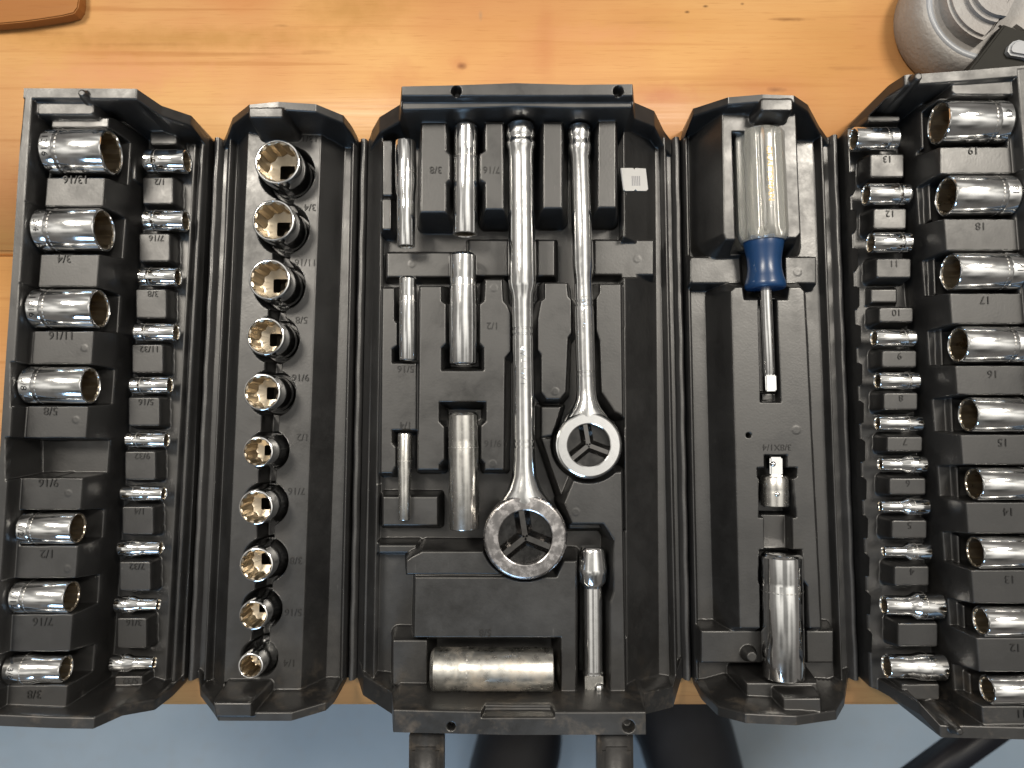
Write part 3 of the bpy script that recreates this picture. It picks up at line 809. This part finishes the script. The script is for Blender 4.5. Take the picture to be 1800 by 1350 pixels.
# deep sockets in the centre and fourth panels (axis along the case)
def upright(cx0, y0, cx1, y1, dd, z, label, flip=False, group='deep sockets in the centre panel', **kw):
    a, b = at(cx0, y0, z), at(cx1, y1, z)
    if flip: a, b = b, a
    return socket(label, a, b, mm(dd, z) / 2, group, name='deep_socket', **kw)
upright(713, 248, 714, 434, 37, ZU - 5, 'slim waisted chrome deep socket at the upper corner of the centre panel', step=(.50, mm(32, 25) / 2))
upright(819, 220, 818, 413, 44, ZU - 4, 'long chrome deep socket beside the 7/16 mark, ending above another socket')
upright(717, 487, 717, 633, 31, ZL - 3, 'slim bright deep socket above the 5/16 mark')
upright(814, 446, 814, 640, 49, ZL, 'wide polished deep socket beside the 1/2 mark')
upright(712, 761, 711, 914, 26, ZL - 5, 'thinnest deep socket, below the 1/4 mark', step=(.52, mm(22, 19) / 2), mat='steel')
upright(814, 725, 816, 930, 53, ZL, 'wide dull steel deep socket beside the 9/16 mark', mat='steel')
upright(1373, 972, 1377, 1190, 71, 21, 'large chrome deep socket at the foot of the screwdriver panel', group='deep sockets in the fourth panel')
a, b = at(758, 1176, 25), at(972, 1176, 25)
b[1] = a[1]
socket('rust-spotted deep socket lying crosswise at the bottom of the centre panel', a, b, mm(72, 25) / 2, 'deep sockets in the centre panel', mat='rusty', name='deep_socket')

# ================================================================== RATCHETS
def ratchet(label, head, tail, z, R, ri, prof, Tpx, text, tsize, hmat):
    """head / tail photo points; prof: (fraction from tail, half-width px)."""
    h = at(*head, z); t_ = at(*tail, z); d = Vector(t_ - h); L = d.length
    o = root('ratchet', label, 'ratchet', h, (0, 0, math.atan2(d.y, d.x)), 'ratchets in the centre panel')
    R = mm(R, z); ri = mm(ri, z); T = Tpx
    # handle: lathe from the tail inward, then a flattened neck into the head
    pr = [(L - f * L, mm(hw, z)) for f, hw in prof]
    V, Fc = lathe(pr, 32, True, True)
    Vs = []
    xn = R * 2.0
    for x, y, zz in V:
        if x < xn:
            f = 1 - max(0, (x - R * .55)) / (xn - R * .55); f = min(max(f, 0), 1)
            rr = max(math.hypot(y, zz), 1e-6)
            zz *= 1 - f * (1 - min(1, (T * .5 - .8) / rr))
        Vs.append((x, y, zz))
    sharp(mesh('handle', Vs, Fc, 'chrome', o), 40)
    # ring head with bevelled shoulders
    seg = 64; zt = T * .5
    ringp = [(ri, -zt + 1.2), (R * .9, -zt), (R, -zt + 2.0), (R, zt - 1.8), (R - .35, zt - .8), (R - .8, zt - .25), (R - 1.3, zt), (ri + .5, zt), (ri + .12, zt - .2), (ri, zt - .6), (ri, zt - 6)]
    V, Fc = [], []
    for r, zz in ringp:
        for k in range(seg):
            a = 2 * math.pi * k / seg; V.append((r * math.cos(a), r * math.sin(a), zz))
    for i in range(len(ringp) - 1):
        for k in range(seg):
            k2 = (k + 1) % seg; Fc.append((i * seg + k, i * seg + k2, (i + 1) * seg + k2, (i + 1) * seg + k))
    sharp(mesh('head', V, Fc, hmat, o), 14)
    # selector dial recessed in the ring: floor disc and a three-armed bar
    V = [(0, 0, zt - 4.6)] + [(ri * .995 * math.cos(2 * math.pi * k / 48), ri * .995 * math.sin(2 * math.pi * k / 48), zt - 4.6) for k in range(48)]
    Fc = [(0, 1 + k, 1 + (k + 1) % 48) for k in range(48)]
    dial = mesh('selector_dial', V, Fc, 'dial', o, smooth=False)
    for k in range(3):
        a = math.radians(8 + 120 * k); x1 = ri * .985; zb_, zq = zt - 4.55, zt - 1.5; wb_, wt_ = ri * .30, ri * .10
        V = [(0, -wb_, zb_), (x1, -wb_, zb_), (x1, wb_, zb_), (0, wb_, zb_), (0, -wt_, zq), (x1, -wt_, zq), (x1, wt_, zq), (0, wt_, zq)]
        V = [(x * math.cos(a) - y * math.sin(a), x * math.sin(a) + y * math.cos(a), z_) for x, y, z_ in V]
        mesh('spoke', V, [(0, 1, 5, 4), (4, 5, 6, 7), (7, 6, 2, 3), (1, 2, 6, 5)], 'spoke', dial, smooth=False)
    V, Fc = text_geo(text, tsize, .5)
    hr = mm(prof[len(prof) // 2 + 1][1], z)
    xm = L * .40
    V = [(xm + x, (hr + z_ - .05) * math.sin(y / hr), (hr + z_ - .05) * math.cos(y / hr)) for x, y, z_ in V]
    mesh('lettering', V, Fc, 'chrome', o, smooth=False)
    return o
M['chrome_worn'] = m_chrome('pitted_chrome', (.58, .56, .56), .05, .40)
def groove(f, hw, n=2, w=.006):
    s = []
    for k in range(n):
        a = f + k * .014
        s += [(a - w * .5, hw), (a - w * .25, hw - 1.2), (a + w * .25, hw - 1.2), (a + w * .5, hw)]
    return s
pr = [(0, 22), (.005, 25.5), (.028, 27), (.034, 26), (.040, 24.5), (.046, 26), (.052, 27.5), (.060, 26), (.070, 24), (.10, 23.5), (.25, 24), (.36, 24.8), (.395, 24.8), (.405, 23.5), (.42, 20), (.44, 18.5)] \
    + groove(.505, 18) + [(.56, 18), (.70, 19)] + groove(.775, 19) + [(.82, 19.3), (.86, 22), (.89, 30), (.915, 42), (.935, 50)]
ratchet('long chrome ratchet with the larger round head in the centre panel', (923, 941), (915, 219), 27, 72, 46, pr, 13, 'CRAFTSMAN', 3.4, 'chrome_worn')
pr = [(0, 19), (.006, 21), (.03, 21.5), (.04, 20), (.05, 19.5), (.06, 21), (.07, 21.5), (.085, 20), (.10, 17.8), (.30, 18.3), (.45, 18.4), (.47, 16.8), (.49, 16)] \
    + groove(.555, 16.5) + [(.60, 17), (.70, 17)] + groove(.775, 17) + [(.83, 16.8), (.86, 19), (.885, 25), (.91, 35), (.93, 42)]
ratchet('short chrome ratchet with the smaller round head in the centre panel', (1033, 782), (1018, 223), 26, 58, 36.5, pr, 11, 'CRAFTSMAN', 2.9, 'chrome')

# ================================================================== EXTENSION BAR
z = 22
a, b = at(1041, 961, z), at(1043, 1222, z); d = Vector(b - a); L = d.length
ext = root('extension_bar', 'short chrome extension bar with ball detent, beside the rusty socket', 'extension bar', a, d.to_track_quat('X', 'Z').to_euler())
q = lambda px: mm(px, z)
sharp(mesh('collar', *lathe([(0, q(19)), (.6, q(21)), (2, q(22)), (L * .14, q(25.5)), (L * .165, q(26.5)), (L * .18, q(25)), (L * .23, q(24.5)), (L * .26, q(19)), (L * .275, q(17))], 40), 'chrome', ext), 40)
sharp(mesh('shaft', *lathe([(L * .27, q(17)), (L * .83, q(16.8)), (L * .84, q(19)), (L * .85, q(19))], 40), 'chrome', ext), 25)
sq = q(15.5)
sharp(mesh('square_drive', *box(L * .845, -sq, -sq, L, sq, sq, .8), 'steel', ext), 40)
bx = bpy.data.meshes.new('x'); bm = bmesh.new(); bmesh.ops.create_uvsphere(bm, u_segments=16, v_segments=10, radius=q(9)); V = [tuple(v.co) for v in bm.verts]; bm.verts.index_update(); Fc = [tuple(v.index for v in f.verts) for f in bm.faces]; bm.free(); bpy.data.meshes.remove(bx)
BALL = (V, Fc)
mesh('detent_ball', [(x + L * .93, y - q(8) * -1, zz + sq * .85) for x, y, zz in V], Fc, 'chrome', ext)

# ================================================================== SCREWDRIVER-STYLE SPINNER HANDLE
z = 22
a, b = at(1334, 232, z), at(1353, 688, z); d = Vector(b - a); L = d.length
drv = root('spinner_screwdriver', 'clear-handled screwdriver with a blue neck in the fourth panel', 'screwdriver', a, d.to_track_quat('X', 'Z').to_euler())
q = lambda px: mm(px, z)
Lh = L * (428 - 232) / 456
V, Fc = [], []
seg = 96; st = [(0, .70, 0), (.008, .84, .2), (.022, .94, .5), (.05, .99, 1), (.10, 1, 1), (.9, 1.02, 1), (.95, 1.0, .7), (.985, .93, .2), (1, .86, 0)]
for f, s_, fl_ in st:
    for k in range(seg):
        a_ = 2 * math.pi * k / seg
        g = .5 + .5 * math.cos(8 * a_ + math.pi)
        r = q(44) * s_ * (1 - .20 * fl_ * max(0, (g - .45) / .55) ** .45)
        V.append((f * Lh, r * math.cos(a_), r * math.sin(a_)))
for i in range(len(st) - 1):
    for k in range(seg):
        k2 = (k + 1) % seg; Fc.append((i * seg + k, (i + 1) * seg + k, (i + 1) * seg + k2, i * seg + k2))
Fc.append(tuple(range(seg))); Fc.append(tuple((len(st) - 1) * seg + k for k in range(seg))[::-1])
hd = sharp(mesh('grip', V, Fc, 'acrylic', drv), 30)
V, Fc = text_geo('CRAFTSMAN', 3.5, .15)
hr = q(44) * 1.0
th0 = math.radians(1)
V = [(Lh * .45 + x * 1.22, -(hr + zz + .12) * math.sin(-y / hr - th0), (hr + zz + .12) * math.cos(-y / hr - th0)) for x, y, zz in V]
mesh('lettering', V, Fc, 'gold', drv, smooth=False)
Ln = L * (512 - 422) / 456; o0 = L * (421 - 232) / 456
sharp(mesh('neck', *lathe([(o0 + f * Ln, q(w_)) for f, w_ in ((0, 30), (.02, 34), (.08, 35), (.2, 33), (.4, 29.5), (.6, 29), (.75, 31.5), (.88, 35), (.95, 35.5), (.99, 33), (1, 30))], 48), 'blue', drv), 50)
os_ = L * (505 - 232) / 456
sharp(mesh('shaft', *lathe([(os_, q(11)), (L * .93, q(10.5)), (L * .935, q(9.5)), (L * .94, q(9.5))], 28), 'chrome', drv), 25)
sq = q(9.5)
sharp(mesh('square_drive', *box(L * .938, -sq, -sq, L, sq, sq, .5), 'chrome', drv), 40)
# the core of the grip, where the shaft runs up inside
# ================================================================== ADAPTER
z = 18
a, b = at(1362, 890, z), at(1361, 803, z); d = Vector(b - a); L = d.length; q = lambda px: mm(px, z)
ad = root('drive_adapter', 'small steel drive adapter under the 3/8X1/4 mark', 'adapter', a, d.to_track_quat('X', 'Z').to_euler())
sharp(mesh('body', *lathe([(0, q(21)), (.5, q(23.5)), (L * .26, q(24)), (L * .30, q(24)), (L * .33, q(23.6)), (L * .36, q(24)), (L * .58, q(23.5)), (L * .62, q(21.5)), (L * .64, q(13))], 40), 'steel', ad), 40)
sq = q(11); sharp(mesh('square_drive', *box(L * .63, -sq, -sq, L, sq, sq, .6), 'chrome', ad), 40)
mesh('detent_ball', [(x * .55 + L * .86, y * .55 + q(6), zz * .55 + sq * .9) for x, y, zz in BALL[0]], BALL[1], 'chrome', ad)
mesh('pin_dot', [(x * .5 + L * .27, y * .5 + q(4), zz * .3 + q(23.5)) for x, y, zz in BALL[0]], BALL[1], 'chrome', ad)

# ================================================================== WHITE TAG
zc = 17.0
pts = [(1090, 296), (1111, 296), (1113, 300), (1116, 296), (1133, 297), (1137, 333), (1134, 336), (1118, 336), (1115, 333), (1112, 336), (1097, 336), (1095, 334)]
def onslope(px, py):           # where the lens meets the moulded flank
    z_ = zc
    for _ in range(8):
        p = at(px, py, z_); z_ = .5 * z_ + .5 * p3.z_at(p[0], p[1])
    return at(px, py, z_)
q0, q1, q2 = onslope(1112, 298), onslope(1138, 300), onslope(1116, 332)
nrm = np.cross(q1 - q0, q2 - q0); nrm = nrm / np.linalg.norm(nrm); nrm = nrm * np.sign(nrm[2])
def onplane(px, py):
    p = at(px, py, 0.0); o_ = np.array([0, 0, H]); d_ = p - o_
    return o_ + d_ * (np.dot(q0 - o_, nrm) / np.dot(d_, nrm))
P = [onplane(x, y) for x, y in pts]; c = np.mean(P, 0)
tg = root('security_tag', 'small white notched label stuck on the black slope of the centre panel', 'tag', tuple(c))
def sheet(poly, lo, hi):
    n_ = len(poly); V = [tuple(p - c + nrm * lo) for p in poly] + [tuple(p - c + nrm * hi) for p in poly]
    cb_, ct_ = np.mean(V[:n_], 0), np.mean(V[n_:], 0); V += [tuple(cb_), tuple(ct_)]
    Fc = [(k, (k + 1) % n_, n_ + (k + 1) % n_, n_ + k) for k in range(n_)] + [((k + 1) % n_, k, 2 * n_) for k in range(n_)] + [(n_ + k, n_ + (k + 1) % n_, 2 * n_ + 1) for k in range(n_)]
    return V, Fc
mesh('label_card', *sheet(P, .1, .7), 'tag', tg, smooth=False)
for k in range(5):
    x = 1108 + k * 3.2
    mesh('print_bar', *sheet([onplane(x, 310), onplane(x + 1.6, 310), onplane(x + 2.2, 327), onplane(x + .6, 327)], .70, .76), 'print', tg, smooth=False)

# ================================================================== GREY MACHINE AT THE BENCH BACK
cz = np.array([213.5, 189.0, 0.0])
vz = root('bench_vise', 'grey hammered-paint cast machine base at the bench corner beside the case', 'vise', (cz[0], cz[1], 0))
def turned(prof, seg=72):
    V, Fc = [], []
    for r, z_ in prof:
        for k in range(seg):
            a = 2 * math.pi * k / seg; V.append((r * math.cos(a), r * math.sin(a), z_))
    for i in range(len(prof) - 1):
        for k in range(seg):
            k2 = (k + 1) % seg; Fc.append((i * seg + k, i * seg + k2, (i + 1) * seg + k2, (i + 1) * seg + k))
    Fc.append(tuple((len(prof) - 1) * seg + k for k in range(seg)))
    return V, Fc
def pv(px, py, z_):
    p = at(px, py, z_); return (p[0] - cz[0], p[1] - cz[1])
mesh('base', *turned([(30.5, 0), (31.5, 1.5), (31.8, 8), (31.4, 13), (30.2, 17.5), (28.6, 20.2), (27.2, 21.2), (25.4, 21.4)]), 'cast', vz)
mesh('swivel_ring', *turned([(27.0, 21.0), (26.5, 22.0), (25.6, 22.2), (24.0, 21.3), (22.0, 20.6), (19, 20.4)]), 'cast_smooth', vz)
def arc(r, a0, a1, n_): return [(r * math.cos(math.radians(a0 + (a1 - a0) * k / n_)), r * math.sin(math.radians(a0 + (a1 - a0) * k / n_))) for k in range(n_ + 1)]
blk = arc(21.5, 150, 254, 26) + [pv(1745, 57, 32), pv(1762, 40, 32), pv(1785, 8, 32), pv(1812, -40, 32), pv(1700, -70, 32)]
sharp(mesh('clamp_block', *prism(blk, 20.6, 29, 1.4, 6), 'cast', vz), 50)
blk2 = arc(14.5, 150, 262, 22) + [pv(1764, 37, 38), pv(1790, 0, 38), pv(1815, -45, 38), pv(1710, -70, 38)]
sharp(mesh('upper_jaw', *prism(blk2, 28, 33, 2.0, 6), 'cast', vz), 50)
st_ = [pv(x, y, 28) for x, y in [(1766, 42), (1800, 54), (1840, 70), (1790, 140), (1690, 140), (1725, 96)]]
mesh('dark_plate', *prism(st_, 2, 28, .8, 2), 'strap', vz, smooth=False)
hn = [pv(x, y, 30) for x, y in [(1771, 90), (1774, 80), (1781, 73), (1791, 70), (1840, 82), (1840, 112), (1800, 101), (1776, 97)]]
sharp(mesh('handle_end', *prism(hn, 16, 31, 1.0, 3), 'cast_smooth', vz), 50)
cap = [pv(x, y, 24) for x, y in [(1762, 40), (1800, 30), (1850, 20), (1850, 80), (1800, 67)]]
sharp(mesh('side_block', *prism(cap, 6, 25, 2.5, 4), 'cast', vz), 50)

# ================================================================== WOOD BLOCK top-left
def pw(px, py, z_): return tuple(at(px, py, z_)[:2])
wb = [pw(x, y, 5) for x, y in [(-160, 52), (0, 44), (45, 40), (80, 35), (112, 30), (132, 25), (139, 15), (141, 2), (140, -60), (-160, -60)]]
cb = np.mean(wb, 0)
wbo = root('wood_block', 'orange wooden block with a rounded corner on the bench behind the case', 'wood block', (cb[0], cb[1], 0))
mesh('block', *prism([(x - cb[0], y - cb[1]) for x, y in wb], .1, 6, .5, 2), 'wood2', wbo, smooth=False)

# ================================================================== BOOTS on the floor
def boot(label, px, py, rz, sc=1.0):
    c = at(px, py, fl_z + 60)
    t = root('work_boot', label, 'boot', (c[0], c[1], fl_z), (0, 0, rz), 'boots on the floor in front of the bench')
    out_ = []
    n = 40
    for k in range(n):
        a = 2 * math.pi * k / n; x = math.cos(a); y = math.sin(a)
        wdt = 62 + 14 * y - (10 if abs(y) < .4 else 0); out_.append((x * wdt * sc, y * 150 * sc))
    mesh('sole', *prism(out_, 0, 28, 3, 1), 'brace', t, smooth=False)
    V, Fc = [], []
    lev = [(28, 1.0, 0, 1), (50, .98, 0, 1), (80, .92, -6, .95), (105, .85, -28, .74), (140, .80, -62, .52), (200, .82, -78, .46), (260, .9, -80, .5), (330, 1.0, -84, .56), (340, .9, -84, .5)]
    for z_, sx, oy, sy in lev:
        for x, y in out_: V.append((x * sx, y * sy + oy, z_))
    for i in range(len(lev) - 1):
        for k in range(n):
            k2 = (k + 1) % n; Fc.append((i * n + k, i * n + k2, (i + 1) * n + k2, (i + 1) * n + k))
    Fc.append(tuple((len(lev) - 1) * n + k for k in range(n)))
    mesh('upper', V, Fc, 'boot', t)
boot('blurred black boot on the floor, below the middle of the case', 885, 1400, math.radians(-18), 1.0)
boot('blurred black boot on the floor, below the screwdriver panel', 1225, 1375, math.radians(14), 1.12)
